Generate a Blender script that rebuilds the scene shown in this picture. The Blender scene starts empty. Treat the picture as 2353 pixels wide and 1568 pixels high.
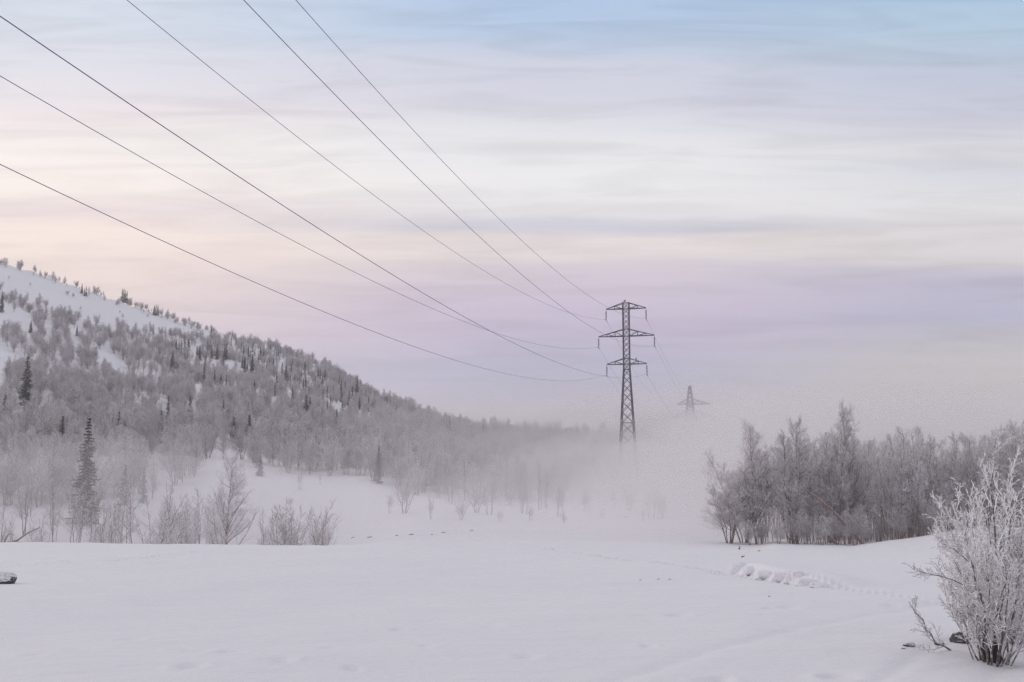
import bpy, math, random
import numpy as np
from mathutils import Vector, Matrix

random.seed(7)
RNG = np.random.default_rng(11)
S = bpy.context.scene
COL = S.collection

# ------------------------------------------------------------------ camera
F, CX, CY, HZ = 2196.7, 1176.5, 784.0, 1049.6      # focal length, centre and horizon in picture units
PITCH = math.atan((HZ - CY) / F)
EYE = 2.0
cam = bpy.data.cameras.new('camera')
cam.sensor_width = 36.0
cam.lens = 36.0 * F / 2353.0
cam.clip_start = 0.1
cam.clip_end = 8000
cam_o = bpy.data.objects.new('camera', cam)
cam_o.location = (0, 0, EYE)
cam_o.rotation_euler = (math.pi / 2 + PITCH, 0, 0)
COL.objects.link(cam_o)
S.camera = cam_o

# ------------------------------------------------------------------ render / colour
S.view_settings.view_transform = 'Standard'
S.view_settings.look = 'None'
S.view_settings.exposure = 0.0
S.view_settings.gamma = 1.0
cy = S.cycles
cy.use_denoising = True
cy.denoiser = 'OPENIMAGEDENOISE'
cy.denoising_input_passes = 'RGB_ALBEDO_NORMAL'
cy.denoising_prefilter = 'FAST'
cy.volume_bounces = 3
cy.max_bounces = 8
cy.diffuse_bounces = 3
cy.transparent_max_bounces = 16
cy.use_adaptive_sampling = False
cy.sample_clamp_indirect = 2.0


def srgb(r, g, b):
    def l(c):
        c /= 255.0
        return c / 12.92 if c <= 0.04045 else ((c + 0.055) / 1.055) ** 2.4
    return (l(r), l(g), l(b), 1.0)


# ------------------------------------------------------------------ sky
SUN_EL, SUN_AZ = math.radians(16), math.radians(-62)     # low, beyond the hillside on the left
world = bpy.data.worlds.new('World')
S.world = world
world.use_nodes = True
NT = world.node_tree
NT.nodes.clear()


def N(nt, typ, **kw):
    n = nt.nodes.new(typ)
    for k, v in kw.items():
        setattr(n, k, v)
    return n


def MATH(nt, op, a, b=None, clamp=False):
    n = N(nt, 'ShaderNodeMath', operation=op, use_clamp=clamp)
    for i, v in enumerate((a, b)):
        if v is None:
            continue
        if isinstance(v, (int, float)):
            n.inputs[i].default_value = v
        else:
            nt.links.new(v, n.inputs[i])
    return n.outputs[0]


def MIX(nt, f, a, b, blend='MIX'):
    n = N(nt, 'ShaderNodeMix', data_type='RGBA', blend_type=blend)
    for sock, v in ((n.inputs['Factor'], f), (n.inputs['A'], a), (n.inputs['B'], b)):
        if isinstance(v, (int, float, tuple)):
            sock.default_value = v
        else:
            nt.links.new(v, sock)
    return n.outputs['Result']


def build_world():
    nt = NT
    tc = N(nt, 'ShaderNodeTexCoord')
    sep = N(nt, 'ShaderNodeSeparateXYZ')
    nt.links.new(tc.outputs['Generated'], sep.inputs[0])
    x, y, z = sep.outputs
    # cloud bands lie parallel to each other on a flat layer, running left to right
    tb = MATH(nt, 'DIVIDE', z, MATH(nt, 'SQRT', MATH(nt, 'ADD', MATH(nt, 'MULTIPLY', y, y), MATH(nt, 'ADD', MATH(nt, 'MULTIPLY', z, z), 1e-5))))
    cxyz = N(nt, 'ShaderNodeCombineXYZ')
    nt.links.new(x, cxyz.inputs[0])
    nt.links.new(y, cxyz.inputs[1])
    nt.links.new(tb, cxyz.inputs[2])
    # long flat cloud streaks
    mp = N(nt, 'ShaderNodeMapping')
    mp.inputs['Scale'].default_value = (1.3, 1.3, 15.0)
    mp.inputs['Rotation'].default_value = (0, math.radians(-1.2), 0)
    nt.links.new(cxyz.outputs[0], mp.inputs[0])
    n1 = N(nt, 'ShaderNodeTexNoise')
    n1.inputs['Scale'].default_value = 1.6
    n1.inputs['Detail'].default_value = 5
    n1.inputs['Roughness'].default_value = 0.5
    nt.links.new(mp.outputs[0], n1.inputs['Vector'])
    mp2 = N(nt, 'ShaderNodeMapping')
    mp2.inputs['Scale'].default_value = (3.2, 3.2, 34.0)
    mp2.inputs['Rotation'].default_value = (0, math.radians(1.0), 0)
    mp2.inputs['Location'].default_value = (3.1, 1.7, 0.4)
    nt.links.new(cxyz.outputs[0], mp2.inputs[0])
    n2 = N(nt, 'ShaderNodeTexNoise')
    n2.inputs['Scale'].default_value = 1.5
    n2.inputs['Detail'].default_value = 4
    n2.inputs['Roughness'].default_value = 0.55
    n2.inputs['Distortion'].default_value = 0.8
    nt.links.new(mp2.outputs[0], n2.inputs['Vector'])
    w = MATH(nt, 'SUBTRACT', n1.outputs['Fac'], 0.5)
    zz = MATH(nt, 'ADD', tb, MATH(nt, 'MULTIPLY', w, 0.04))
    t = MATH(nt, 'MULTIPLY', zz, 1.0, clamp=True)
    az = MATH(nt, 'ARCTAN2', x, y)

    def ramp(stops):
        r = N(nt, 'ShaderNodeValToRGB')
        els = r.color_ramp.elements
        while len(els) > 1:
            els.remove(els[-1])
        els[0].position = stops[0][0]
        els[0].color = srgb(*stops[0][1])
        for p, c in stops[1:]:
            e = els.new(p)
            e.color = srgb(*c)
        nt.links.new(t, r.inputs[0])
        return r.outputs[0]
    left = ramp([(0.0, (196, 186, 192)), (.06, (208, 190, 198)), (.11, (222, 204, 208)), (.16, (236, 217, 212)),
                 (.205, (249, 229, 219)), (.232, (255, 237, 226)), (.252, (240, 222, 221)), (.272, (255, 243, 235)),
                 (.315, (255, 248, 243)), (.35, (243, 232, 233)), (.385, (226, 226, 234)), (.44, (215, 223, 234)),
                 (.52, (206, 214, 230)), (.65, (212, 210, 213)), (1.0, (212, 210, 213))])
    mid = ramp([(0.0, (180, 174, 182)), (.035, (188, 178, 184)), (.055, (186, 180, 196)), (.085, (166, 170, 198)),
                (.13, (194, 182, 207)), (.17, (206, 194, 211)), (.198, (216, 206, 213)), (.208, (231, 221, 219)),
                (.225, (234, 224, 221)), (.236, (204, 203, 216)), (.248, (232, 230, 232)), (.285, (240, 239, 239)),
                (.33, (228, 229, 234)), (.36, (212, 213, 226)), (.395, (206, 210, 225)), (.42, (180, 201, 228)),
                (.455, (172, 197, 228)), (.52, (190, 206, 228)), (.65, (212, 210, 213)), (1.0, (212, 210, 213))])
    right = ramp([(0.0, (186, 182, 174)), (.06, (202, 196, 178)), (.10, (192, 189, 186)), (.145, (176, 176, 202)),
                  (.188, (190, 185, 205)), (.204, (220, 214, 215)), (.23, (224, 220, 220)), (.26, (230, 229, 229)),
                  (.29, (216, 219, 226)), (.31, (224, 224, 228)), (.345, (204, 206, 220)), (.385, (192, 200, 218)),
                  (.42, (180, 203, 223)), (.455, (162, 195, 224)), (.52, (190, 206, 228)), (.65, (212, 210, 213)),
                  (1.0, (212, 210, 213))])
    mr = N(nt, 'ShaderNodeMapRange', interpolation_type='SMOOTHSTEP')
    for i, v in enumerate((-.50, .05)):
        mr.inputs[i + 1].default_value = v
    nt.links.new(az, mr.inputs[0])
    mr2 = N(nt, 'ShaderNodeMapRange', interpolation_type='SMOOTHSTEP')
    for i, v in enumerate((.12, .48)):
        mr2.inputs[i + 1].default_value = v
    nt.links.new(az, mr2.inputs[0])
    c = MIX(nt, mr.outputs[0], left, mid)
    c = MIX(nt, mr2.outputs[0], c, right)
    # thin streaks
    st = N(nt, 'ShaderNodeMapRange')
    for i, v in enumerate((.44, .74, 1.04, .89)):
        st.inputs[i + 1].default_value = v
    nt.links.new(n2.outputs['Fac'], st.inputs[0])
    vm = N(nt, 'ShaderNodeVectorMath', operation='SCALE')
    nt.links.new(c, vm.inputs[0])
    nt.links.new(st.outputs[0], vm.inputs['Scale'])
    sky = N(nt, 'ShaderNodeTexSky', sky_type='NISHITA')
    sky.sun_disc = False
    sky.sun_elevation = SUN_EL
    sky.sun_rotation = SUN_AZ
    sky.altitude = 300
    sky.air_density = 1.0
    sky.dust_density = 2.0
    b1 = N(nt, 'ShaderNodeBackground')
    nt.links.new(sky.outputs[0], b1.inputs[0])
    b1.inputs[1].default_value = 0.06
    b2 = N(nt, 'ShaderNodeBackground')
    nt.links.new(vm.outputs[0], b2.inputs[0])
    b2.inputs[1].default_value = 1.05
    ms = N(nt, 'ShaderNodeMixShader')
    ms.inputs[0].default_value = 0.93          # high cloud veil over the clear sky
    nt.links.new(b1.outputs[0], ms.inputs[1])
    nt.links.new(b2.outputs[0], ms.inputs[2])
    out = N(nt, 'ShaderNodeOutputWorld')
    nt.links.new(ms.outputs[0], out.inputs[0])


build_world()

sun = bpy.data.lights.new('sun', 'SUN')
sun.energy = 0.8
sun.angle = math.radians(14)
sun.color = (1.0, 0.88, 0.80)
sun_o = bpy.data.objects.new('sun', sun)
dv = Vector((math.sin(SUN_AZ) * math.cos(SUN_EL), math.cos(SUN_AZ) * math.cos(SUN_EL), math.sin(SUN_EL)))
sun_o.rotation_euler = (-dv).to_track_quat('-Z', 'Y').to_euler()
sun_o.location = dv * 200
COL.objects.link(sun_o)

# ------------------------------------------------------------------ projection helpers
cp, sp = math.cos(PITCH), math.sin(PITCH)


def ray(u, v):
    """(x/y, dz/y) of the view ray through picture point u, v"""
    X = (u - CX) / F
    Y = cp + sp * (v - CY) / F
    Z = sp - cp * (v - CY) / F
    return X / Y, Z / Y


def pix(x, y, z):
    z = z - EYE
    d = y * cp + z * sp
    up = -y * sp + z * cp
    return CX + F * x / d, CY - F * up / d


def sst(t, a, b):
    t = np.clip((t - a) / (b - a), 0, 1)
    return t * t * (3 - 2 * t)


# ------------------------------------------------------------------ terrain
_ph = np.random.default_rng(3)
_OCT = {}


def wav(x, y, L, seed):
    if seed not in _OCT:
        g = np.random.default_rng(seed)
        _OCT[seed] = (g.uniform(0, 2 * np.pi, 9), g.uniform(0, 2 * np.pi, 9), g.uniform(.7, 1.5, 9))
    an, ph, k = _OCT[seed]
    s = 0
    for i in range(9):
        s = s + np.sin((x * np.cos(an[i]) + y * np.sin(an[i])) * 2 * np.pi / L * k[i] + ph[i])
    return s / 4.2


BASE_Y = [0, 9, 14, 25, 36, 48, 70, 100, 160, 380, 700, 2500]
BASE_Z = [.05, .0, -.12, -.72, -1.5, -2.35, -3.4, -4.25, -4.7, -2.6, 0, 12]
_by = np.linspace(0, 2500, 6000)
_bz = np.interp(_by, BASE_Y, BASE_Z)
_k = np.exp(-np.linspace(-2, 2, 21) ** 2)
_k /= _k.sum()
_fine = np.interp(np.linspace(0, 500, 3000), BASE_Y, BASE_Z)
_fine = np.convolve(np.pad(_fine, 30, mode='edge'), np.ones(25) / 25, 'same')[30:-30]
_fx = np.linspace(0, 500, 3000)


def base_z(y):
    y = np.maximum(y, 0)
    return np.where(y < 490, np.interp(y, _fx, _fine), np.interp(y, _by, _bz))


def tab(pts):
    a = [ray(u, v)[0] for u, v in pts]
    e = [ray(u, v)[1] for u, v in pts]
    return a, e


SKY_A, SKY_E = tab([(-300, 500), (0, 603), (100, 630), (200, 668), (350, 716), (450, 748), (550, 780), (650, 808),
                    (750, 846), (820, 887), (870, 917), (950, 952), (1000, 976), (1100, 999), (1200, 1012),
                    (1300, 1022), (1400, 1030), (1540, 1040), (1700, 1046)])
YS_A = [ray(u, 900)[0] for u in (0, 400, 800, 1000, 1300, 1600)]
YS_Y = [330, 390, 400, 330, 245, 215]
FT_A, FT_E = tab([(-300, 1212), (0, 1210), (100, 1212), (200, 1208), (300, 1185), (400, 1130), (500, 1076),
                  (600, 1090), (700, 1104), (850, 1110), (1000, 1144), (1080, 1156), (1200, 1158), (1300, 1154),
                  (1400, 1140), (1540, 1122), (1700, 1110)])
FT_Y = [72, 72, 72, 74, 84, 108, 125, 128, 128, 122, 120, 122, 126, 132, 146, 160, 200]
DENTS = []
for _ in range(70):        # snowmobile and foot marks along the old track across the field
    u = random.uniform(-20, 1700)
    v = np.interp(u, [0, 600, 1000, 1300, 1500, 1700], [1300, 1268, 1238, 1262, 1296, 1322]) + random.gauss(0, 9)
    DENTS.append((u, v, random.uniform(.10, .3), random.uniform(.015, .05)))
for u, v in [(75, 1513), (420, 1500), (455, 1503), (520, 1511), (435, 1548), (640, 1534), (655, 1537), (915, 1462),
             (810, 1550), (1640, 1568), (1660, 1560), (1916, 1552), (1940, 1556), (1905, 1558), (760, 1500),
             (1810, 1400), (1768, 1402), (2050, 1394), (2140, 1389), (1130, 1450), (1210, 1520), (980, 1500),
             (300, 1470), (1490, 1490), (1560, 1420)]:
    DENTS.append((u, v, random.uniform(.06, .12), random.uniform(.04, .07)))
_dl = []
for u, v, r, dp in DENTS:
    a, e = ray(u, v)
    ys = np.linspace(6, 60, 800)
    hit = np.argmax(base_z(ys) >= EYE + e * ys)
    _dl.append((a * ys[hit], ys[hit], r, dp))
_tp = []
for u, v in ((-200, 1318), (0, 1303), (300, 1285), (600, 1262), (850, 1243), (1000, 1238), (1200, 1252), (1400, 1280), (1550, 1302),
             (1700, 1324), (1900, 1352), (2150, 1385)):
    a, e = ray(u, v)
    ys = np.linspace(6, 60, 800)
    k_ = np.argmax(base_z(ys) >= EYE + e * ys)
    _tp.append((a * ys[k_], ys[k_]))
def _flat(u, v):
    a, e = ray(u, v)
    ys = np.linspace(6, 60, 800)
    k_ = np.argmax(base_z(ys) >= EYE + e * ys)
    return np.array([a * ys[k_], ys[k_]])


_b0, _b1 = _flat(1686, 1318), _flat(1905, 1358)
BL = float(np.linalg.norm(_b1 - _b0))
_bt = (_b1 - _b0) / BL
BP, BN = _b0, (-_bt[1], _bt[0])
TRX, TRY = [p[0] for p in _tp], [p[1] for p in _tp]


def height(x, y):
    x = np.asarray(x, float)
    y = np.asarray(y, float)
    z = base_z(y)
    a = x / np.maximum(y, 6.0)
    # ditch behind the edge of the field on the left
    lef = sst(-x, 6.5, 17.0)
    edge = 47 + 1.5 * wav(x, x * 0, 30, 5)
    z = z - lef * 2.9 * sst(y, edge, edge + 9)
    z = z + lef * .16 * np.exp(-((y - edge + 2) / 3.0) ** 2)
    # hillside
    es = np.interp(a, SKY_A, SKY_E)
    ysk = np.interp(a, YS_A, YS_Y)
    e1 = np.interp(a, FT_A, FT_E)
    y1 = np.interp(a, FT_A, FT_Y)
    z62 = base_z(np.full_like(y, 62.0)) - lef * 2.9
    e0 = (z62 - EYE) / 62.0
    yy = np.maximum(y, 62)
    t1 = np.clip((yy - 62) / (y1 - 62), 0, 1)
    t2 = np.clip((yy - y1) / (ysk - y1), 0, 1)
    e = e0 + (e1 - e0) * (t1 * t1 * (3 - 2 * t1) * .5 + t1 * .5) + (es - e1) * t2 ** 0.8
    zh = EYE + np.minimum(yy, ysk) * e - np.maximum(yy - ysk, 0) * .22
    zh = np.maximum(zh, z - 3)
    rough = sst(yy, 105, 200) * np.clip((es - .01) / .05, 0, 1) * (1 - sst(yy, ysk - 60, ysk))
    zh = zh + rough * (1.5 * wav(x, y, 46, 21) + .8 * wav(x, y, 19, 22))
    w = (1 - sst(a, .165, .23)) * sst(y, 56, 66)
    z = z + (zh - z) * w
    # drifted mound before the thicket on the right
    m = sst(a, .245, .275)
    amp = np.interp(a, [.24, .27, .35, .42, .47, .6], [.05, .14, .05, .42, .85, 1.0])
    yc = 43 + 1.2 * wav(x, y * 0, 14, 33)
    z = z + m * amp * np.where(y < yc, np.exp(-((y - yc) / 5.0) ** 2), np.exp(-((y - yc) / 9.0) ** 2))
    z = z + m * .12 * np.exp(-((y - 31 - (x - 12) * .45) / 1.4) ** 2) * sst(x, 12, 16)
    # small drifts
    near = sst(y, 2, 12)
    z = z + (.05 * wav(x, y, 11, 41) + .020 * wav(x, y * 1.8, 3.4, 42) + .009 * wav(x * .8, y * 2.2, 1.1, 43)) * near
    z = z + .10 * wav(x, y, 27, 44) * sst(y, 15, 60)
    # bulge of the near bank carrying the bushes
    z = z + .10 * np.exp(-(((x - 4.8) / 2.2) ** 2 + ((y - 10.2) / 1.6) ** 2))
    yt = np.interp(x, TRX, TRY)
    d = (y - yt) / np.maximum(yt * .045, .6)
    tm = np.exp(-d * d)
    tm = tm * (1 - sst(x, 1.5, 5.5))
    z = z + tm * (.040 * wav(x * .55, y * 2.6, 1.3, 51) + .018 * wav(x, y, .55, 52)) - (.07 * np.exp(-((d - .55) / .16) ** 2) + .06 * np.exp(-((d + .35) / .16) ** 2)) * (1 - sst(x, 4, 8))
    for cx0, cy0, cr in ((26, -8, 27.5), (26, -8, 28.3), (30, -14, 37.0)):
        q = np.hypot(x - cx0, y - cy0) - cr
        z = z - .022 * np.exp(-(q / .11) ** 2) * (x < 12) * sst(y, 4, 8)
    bd = BN[0] * (x - BP[0]) + BN[1] * (y - BP[1])
    bt = BN[1] * (x - BP[0]) - BN[0] * (y - BP[1])
    bd = bd + .22 * wav(x, x * 0, 2.1, 61)
    z = z + .34 * sst(bd, -.16, .16) * np.exp(-np.maximum(bd, 0) / 1.6) * sst(bt, -.3, .5) * (1 - sst(bt, BL - 1.2, BL)) * (.9 + .14 * wav(x, y * 0, .9, 62))
    for dx, dy, r, dp in _dl:
        k = ((x - dx) / (r * 1.6)) ** 2 + ((y - dy) / r) ** 2
        z = z - dp * np.exp(-k * 2.2) + dp * .12 * np.exp(-((np.sqrt(k) - 1.4) ** 2) * 6)
    return z


def H(x, y):
    return float(height(np.array([x]), np.array([y]))[0])


_RY = np.concatenate([np.linspace(6, 60, 500), np.linspace(60.3, 600, 1400)])


def hit(u, v, ymin=6.0):
    a, e = ray(u, v)
    zz = height(a * _RY, _RY)
    ok = (zz >= EYE + e * _RY) & (_RY >= ymin)
    if not ok.any():
        i = len(_RY) - 1
        ok2 = _RY >= ymin
        d = np.where(ok2, EYE + e * _RY - zz, 1e9)
        i = int(np.argmin(d))
    else:
        i = int(np.argmax(ok))
    y = float(_RY[i])
    return a * y, y, float(zz[i])


# ------------------------------------------------------------------ mesh helpers
def mesh_from(name, V, Fq, mats, smooth=True, mat_idx=None):
    """V (n,3), Fq (m,k) array or list of such arrays"""
    if not isinstance(Fq, list):
        Fq = [Fq]
    Fq = [np.asarray(f, np.int32) for f in Fq if len(f)]
    me = bpy.data.meshes.new(name)
    V = np.asarray(V, np.float32)
    me.vertices.add(len(V))
    me.vertices.foreach_set('co', V.ravel())
    nl = sum(f.size for f in Fq)
    npoly = sum(len(f) for f in Fq)
    me.loops.add(nl)
    me.loops.foreach_set('vertex_index', np.concatenate([f.ravel() for f in Fq]))
    me.polygons.add(npoly)
    tot = np.concatenate([np.full(len(f), f.shape[1], np.int32) for f in Fq])
    st = np.concatenate([[0], np.cumsum(tot)[:-1]]).astype(np.int32)
    me.polygons.foreach_set('loop_start', st)
    me.polygons.foreach_set('loop_total', tot)
    me.polygons.foreach_set('use_smooth', np.full(npoly, smooth))
    if not isinstance(mats, (list, tuple)):
        mats = [mats]
    for m in mats:
        me.materials.append(m)
    if mat_idx is not None:
        me.polygons.foreach_set('material_index', np.asarray(mat_idx, np.int32))
    me.update(calc_edges=True)
    return me


def link(name, data, parent=None, loc=None):
    o = bpy.data.objects.new(name, data)
    COL.objects.link(o)
    if parent is not None:
        o.parent = parent
    if loc is not None:
        o.location = loc
    return o


def tag(o, label=None, cat=None, group=None, kind=None):
    if label:
        o['label'] = label
    if cat:
        o['category'] = cat
    if group:
        o['group'] = group
    if kind:
        o['kind'] = kind
    return o


def tubes(P, R, sides=3):
    """P (N,n,3) polylines, R (N,n) radii -> verts, quads"""
    Nn, n, _ = P.shape
    T = np.empty_like(P)
    T[:, 1:-1] = P[:, 2:] - P[:, :-2]
    T[:, 0] = P[:, 1] - P[:, 0]
    T[:, -1] = P[:, -1] - P[:, -2]
    T /= np.linalg.norm(T, axis=2, keepdims=True) + 1e-9
    main = P[:, -1] - P[:, 0]
    ref = np.where((np.abs(main[:, 2:3]) > .8 * np.linalg.norm(main, axis=1, keepdims=True)), [[1.0, 0, 0]], [[0, 0, 1.0]])
    ref = np.repeat(ref[:, None, :], n, 1)
    A = np.cross(T, ref)
    A /= np.linalg.norm(A, axis=2, keepdims=True) + 1e-9
    B = np.cross(T, A)
    ang = np.arange(sides) * 2 * np.pi / sides
    V = P[:, :, None, :] + R[:, :, None, None] * (A[:, :, None, :] * np.cos(ang)[None, None, :, None] +
                                                   B[:, :, None, :] * np.sin(ang)[None, None, :, None])
    idx = np.arange(Nn * n * sides).reshape(Nn, n, sides)
    a = idx[:, :-1, :]
    b = idx[:, 1:, :]
    Q = np.stack([a, np.roll(a, -1, 2), np.roll(b, -1, 2), b], -1).reshape(-1, 4)
    return V.reshape(-1, 3), Q


def merge(parts):
    Vs, Fs, o = [], [], 0
    for V, Q in parts:
        Vs.append(V)
        Fs.append(Q + o)
        o += len(V)
    return np.concatenate(Vs), np.concatenate(Fs)


def unit(v):
    return v / (np.linalg.norm(v, axis=-1, keepdims=True) + 1e-9)


def spawn(g, P, R, k, t0, t1, ang0, ang1, ln, lnk, npts, up, jit, rk, rmin, droop=0.0, power=1.0):
    """k children on every polyline of P. ln: length, lnk: how much it shortens towards the tip."""
    Nn, n, _ = P.shape
    t = t0 + (t1 - t0) * ((np.arange(k)[None, :] + g.uniform(0, 1, (Nn, k))) / k) ** power
    f = t * (n - 1)
    i = np.clip(f.astype(int), 0, n - 2)
    w = (f - i)[..., None]
    rows = np.arange(Nn)[:, None]
    p0 = P[rows, i] * (1 - w) + P[rows, i + 1] * w
    r0 = R[rows, i] * (1 - w[..., 0]) + R[rows, i + 1] * w[..., 0]
    T = unit(P[rows, i + 1] - P[rows, i])
    rnd = unit(g.normal(0, 1, T.shape))
    side = unit(rnd - (rnd * T).sum(-1, keepdims=True) * T)
    an = np.radians(g.uniform(ang0, ang1, (Nn, k)))[..., None]
    D = unit(T * np.cos(an) + side * np.sin(an))
    if np.ndim(ln):
        ln = ln[:, None]
    L = ln * (1 - lnk * (t - t0) / max(t1 - t0, 1e-6)) * g.uniform(.65, 1.2, (Nn, k))
    p0 = p0.reshape(-1, 3)
    D = D.reshape(-1, 3)
    L = L.reshape(-1)
    r0 = r0.reshape(-1)
    M = len(p0)
    C = np.empty((M, npts, 3))
    C[:, 0] = p0
    d = D.copy()
    for j in range(1, npts):
        d = unit(d + g.normal(0, jit, d.shape) + np.array([0, 0, up - droop * j / npts]))
        C[:, j] = C[:, j - 1] + d * (L / (npts - 1))[:, None]
    rs = np.maximum(r0 * rk, rmin)
    RR = rs[:, None] * np.linspace(1, .35, npts)[None, :]
    RR = np.maximum(RR, rmin * .6)
    return C, RR, L


# ------------------------------------------------------------------ materials
def new_mat(name):
    m = bpy.data.materials.new(name)
    m.use_nodes = True
    nt = m.node_tree
    b = nt.nodes['Principled BSDF']
    return m, nt, b


def snow_mat():
    m, nt, b = new_mat('snow')
    b.inputs['Roughness'].default_value = .75
    b.inputs['Specular IOR Level'].default_value = .2
    geo = N(nt, 'ShaderNodeNewGeometry')
    n0 = N(nt, 'ShaderNodeTexNoise')
    n0.inputs['Scale'].default_value = .12
    n0.inputs['Detail'].default_value = 5
    nt.links.new(geo.outputs['Position'], n0.inputs['Vector'])
    c = MIX(nt, n0.outputs['Fac'], (.765, .765, .82, 1), (.83, .82, .86, 1))
    nt.links.new(c, b.inputs['Base Color'])
    mp = N(nt, 'ShaderNodeMapping')
    mp.inputs['Scale'].default_value = (.7, 1.9, 1)
    mp.inputs['Rotation'].default_value = (0, 0, .25)
    nt.links.new(geo.outputs['Position'], mp.inputs[0])
    a = N(nt, 'ShaderNodeTexNoise')
    a.inputs['Scale'].default_value = 2.2
    a.inputs['Detail'].default_value = 9
    a.inputs['Roughness'].default_value = .58
    nt.links.new(mp.outputs[0], a.inputs['Vector'])
    f = N(nt, 'ShaderNodeTexNoise')
    f.inputs['Scale'].default_value = 38
    f.inputs['Detail'].default_value = 6
    f.inputs['Roughness'].default_value = .7
    nt.links.new(geo.outputs['Position'], f.inputs['Vector'])
    b1 = N(nt, 'ShaderNodeBump')
    b1.inputs['Strength'].default_value = .9
    b1.inputs['Distance'].default_value = .05
    nt.links.new(a.outputs['Fac'], b1.inputs['Height'])
    b2 = N(nt, 'ShaderNodeBump')
    b2.inputs['Strength'].default_value = .5
    b2.inputs['Distance'].default_value = .006
    nt.links.new(f.outputs['Fac'], b2.inputs['Height'])
    nt.links.new(b1.outputs[0], b2.inputs['Normal'])
    nt.links.new(b2.outputs[0], b.inputs['Normal'])
    return m


def rime_mat(name, bark, rime, lo, hi, noise=18.0, spread=.35):
    """bark or needles with hoarfrost caught on the upper sides and in patches"""
    m, nt, b = new_mat(name)
    b.inputs['Roughness'].default_value = .85
    b.inputs['Specular IOR Level'].default_value = .15
    geo = N(nt, 'ShaderNodeNewGeometry')
    sep = N(nt, 'ShaderNodeSeparateXYZ')
    nt.links.new(geo.outputs['Normal'], sep.inputs[0])
    tc = N(nt, 'ShaderNodeTexCoord')
    ns = N(nt, 'ShaderNodeTexNoise')
    ns.inputs['Scale'].default_value = noise
    ns.inputs['Detail'].default_value = 3
    nt.links.new(tc.outputs['Object'], ns.inputs['Vector'])
    k = MATH(nt, 'ADD', sep.outputs[2], MATH(nt, 'MULTIPLY', MATH(nt, 'SUBTRACT', ns.outputs['Fac'], .5), spread * 6))
    mr = N(nt, 'ShaderNodeMapRange', interpolation_type='SMOOTHSTEP')
    mr.inputs[1].default_value = lo
    mr.inputs[2].default_value = hi
    nt.links.new(k, mr.inputs[0])
    oi = N(nt, 'ShaderNodeObjectInfo')
    vr = N(nt, 'ShaderNodeMapRange')
    vr.inputs[3].default_value = .84
    vr.inputs[4].default_value = 1.08
    nt.links.new(oi.outputs['Random'], vr.inputs[0])
    vs = N(nt, 'ShaderNodeVectorMath', operation='SCALE')
    nt.links.new(MIX(nt, mr.outputs[0], bark, rime), vs.inputs[0])
    nt.links.new(vr.outputs[0], vs.inputs['Scale'])
    nt.links.new(vs.outputs[0], b.inputs['Base Color'])
    return m


M_SNOW = snow_mat()
M_TRUNK = rime_mat('birch_bark', (.22, .155, .135, 1), (.60, .58, .60, 1), .25, 1.3, 9, .3)
M_TWIG = rime_mat('frosted_twigs', (.50, .44, .475, 1), (.90, .87, .91, 1), -1.0, .45, 5, .3)
M_WTWIG = rime_mat('willow_twigs', (.26, .21, .23, 1), (.90, .89, .91, 1), -1.1, .15, 60, .35)
M_WSTEM = rime_mat('willow_bark', (.15, .115, .115, 1), (.84, .82, .84, 1), -.4, .7, 30, .5)
M_NEEDLE = rime_mat('spruce_needles', (.036, .045, .042, 1), (.48, .48, .51, 1), -.1, 1.6, 4, .4)
M_NEEDLE2 = rime_mat('frosted_needles', (.055, .065, .065, 1), (.50, .50, .53, 1), .0, 1.4, 4, .4)
M_SBARK = rime_mat('spruce_bark', (.07, .055, .05, 1), (.5, .5, .52, 1), .3, 1.4, 9, .3)


def steel_mat():
    m, nt, b = new_mat('galvanised_steel')
    b.inputs['Metallic'].default_value = .25
    b.inputs['Roughness'].default_value = .6
    tc = N(nt, 'ShaderNodeTexCoord')
    ns = N(nt, 'ShaderNodeTexNoise')
    ns.inputs['Scale'].default_value = 3
    ns.inputs['Detail'].default_value = 5
    nt.links.new(tc.outputs['Object'], ns.inputs['Vector'])
    nt.links.new(MIX(nt, ns.outputs['Fac'], (.085, .085, .11, 1), (.15, .15, .18, 1)), b.inputs['Base Color'])
    return m


def plain(name, c, rough=.6, metal=0):
    m, nt, b = new_mat(name)
    tc = N(nt, 'ShaderNodeTexCoord')
    ns = N(nt, 'ShaderNodeTexNoise')
    ns.inputs['Scale'].default_value = 6
    ns.inputs['Detail'].default_value = 4
    nt.links.new(tc.outputs['Object'], ns.inputs['Vector'])
    lo = tuple(x * .8 for x in c[:3]) + (1,)
    hi = tuple(min(1, x * 1.2) for x in c[:3]) + (1,)
    nt.links.new(MIX(nt, ns.outputs['Fac'], lo, hi), b.inputs['Base Color'])
    b.inputs['Roughness'].default_value = rough
    b.inputs['Metallic'].default_value = metal
    return m


M_STEEL = steel_mat()
M_GLASS = plain('insulator_glass', (.05, .055, .075), .25)
M_WIRE = plain('aluminium_wire', (.085, .055, .20), .55, 0)
M_BIRD = plain('black_feathers', (.015, .015, .02), .6)
M_ROCK = rime_mat('rock', (.085, .08, .09, 1), (.76, .76, .8, 1), .2, 1.0, 16, .4)
M_WOOD = rime_mat('dead_wood', (.07, .058, .06, 1), (.7, .7, .73, 1), .5, 1.2, 12, .3)

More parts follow.
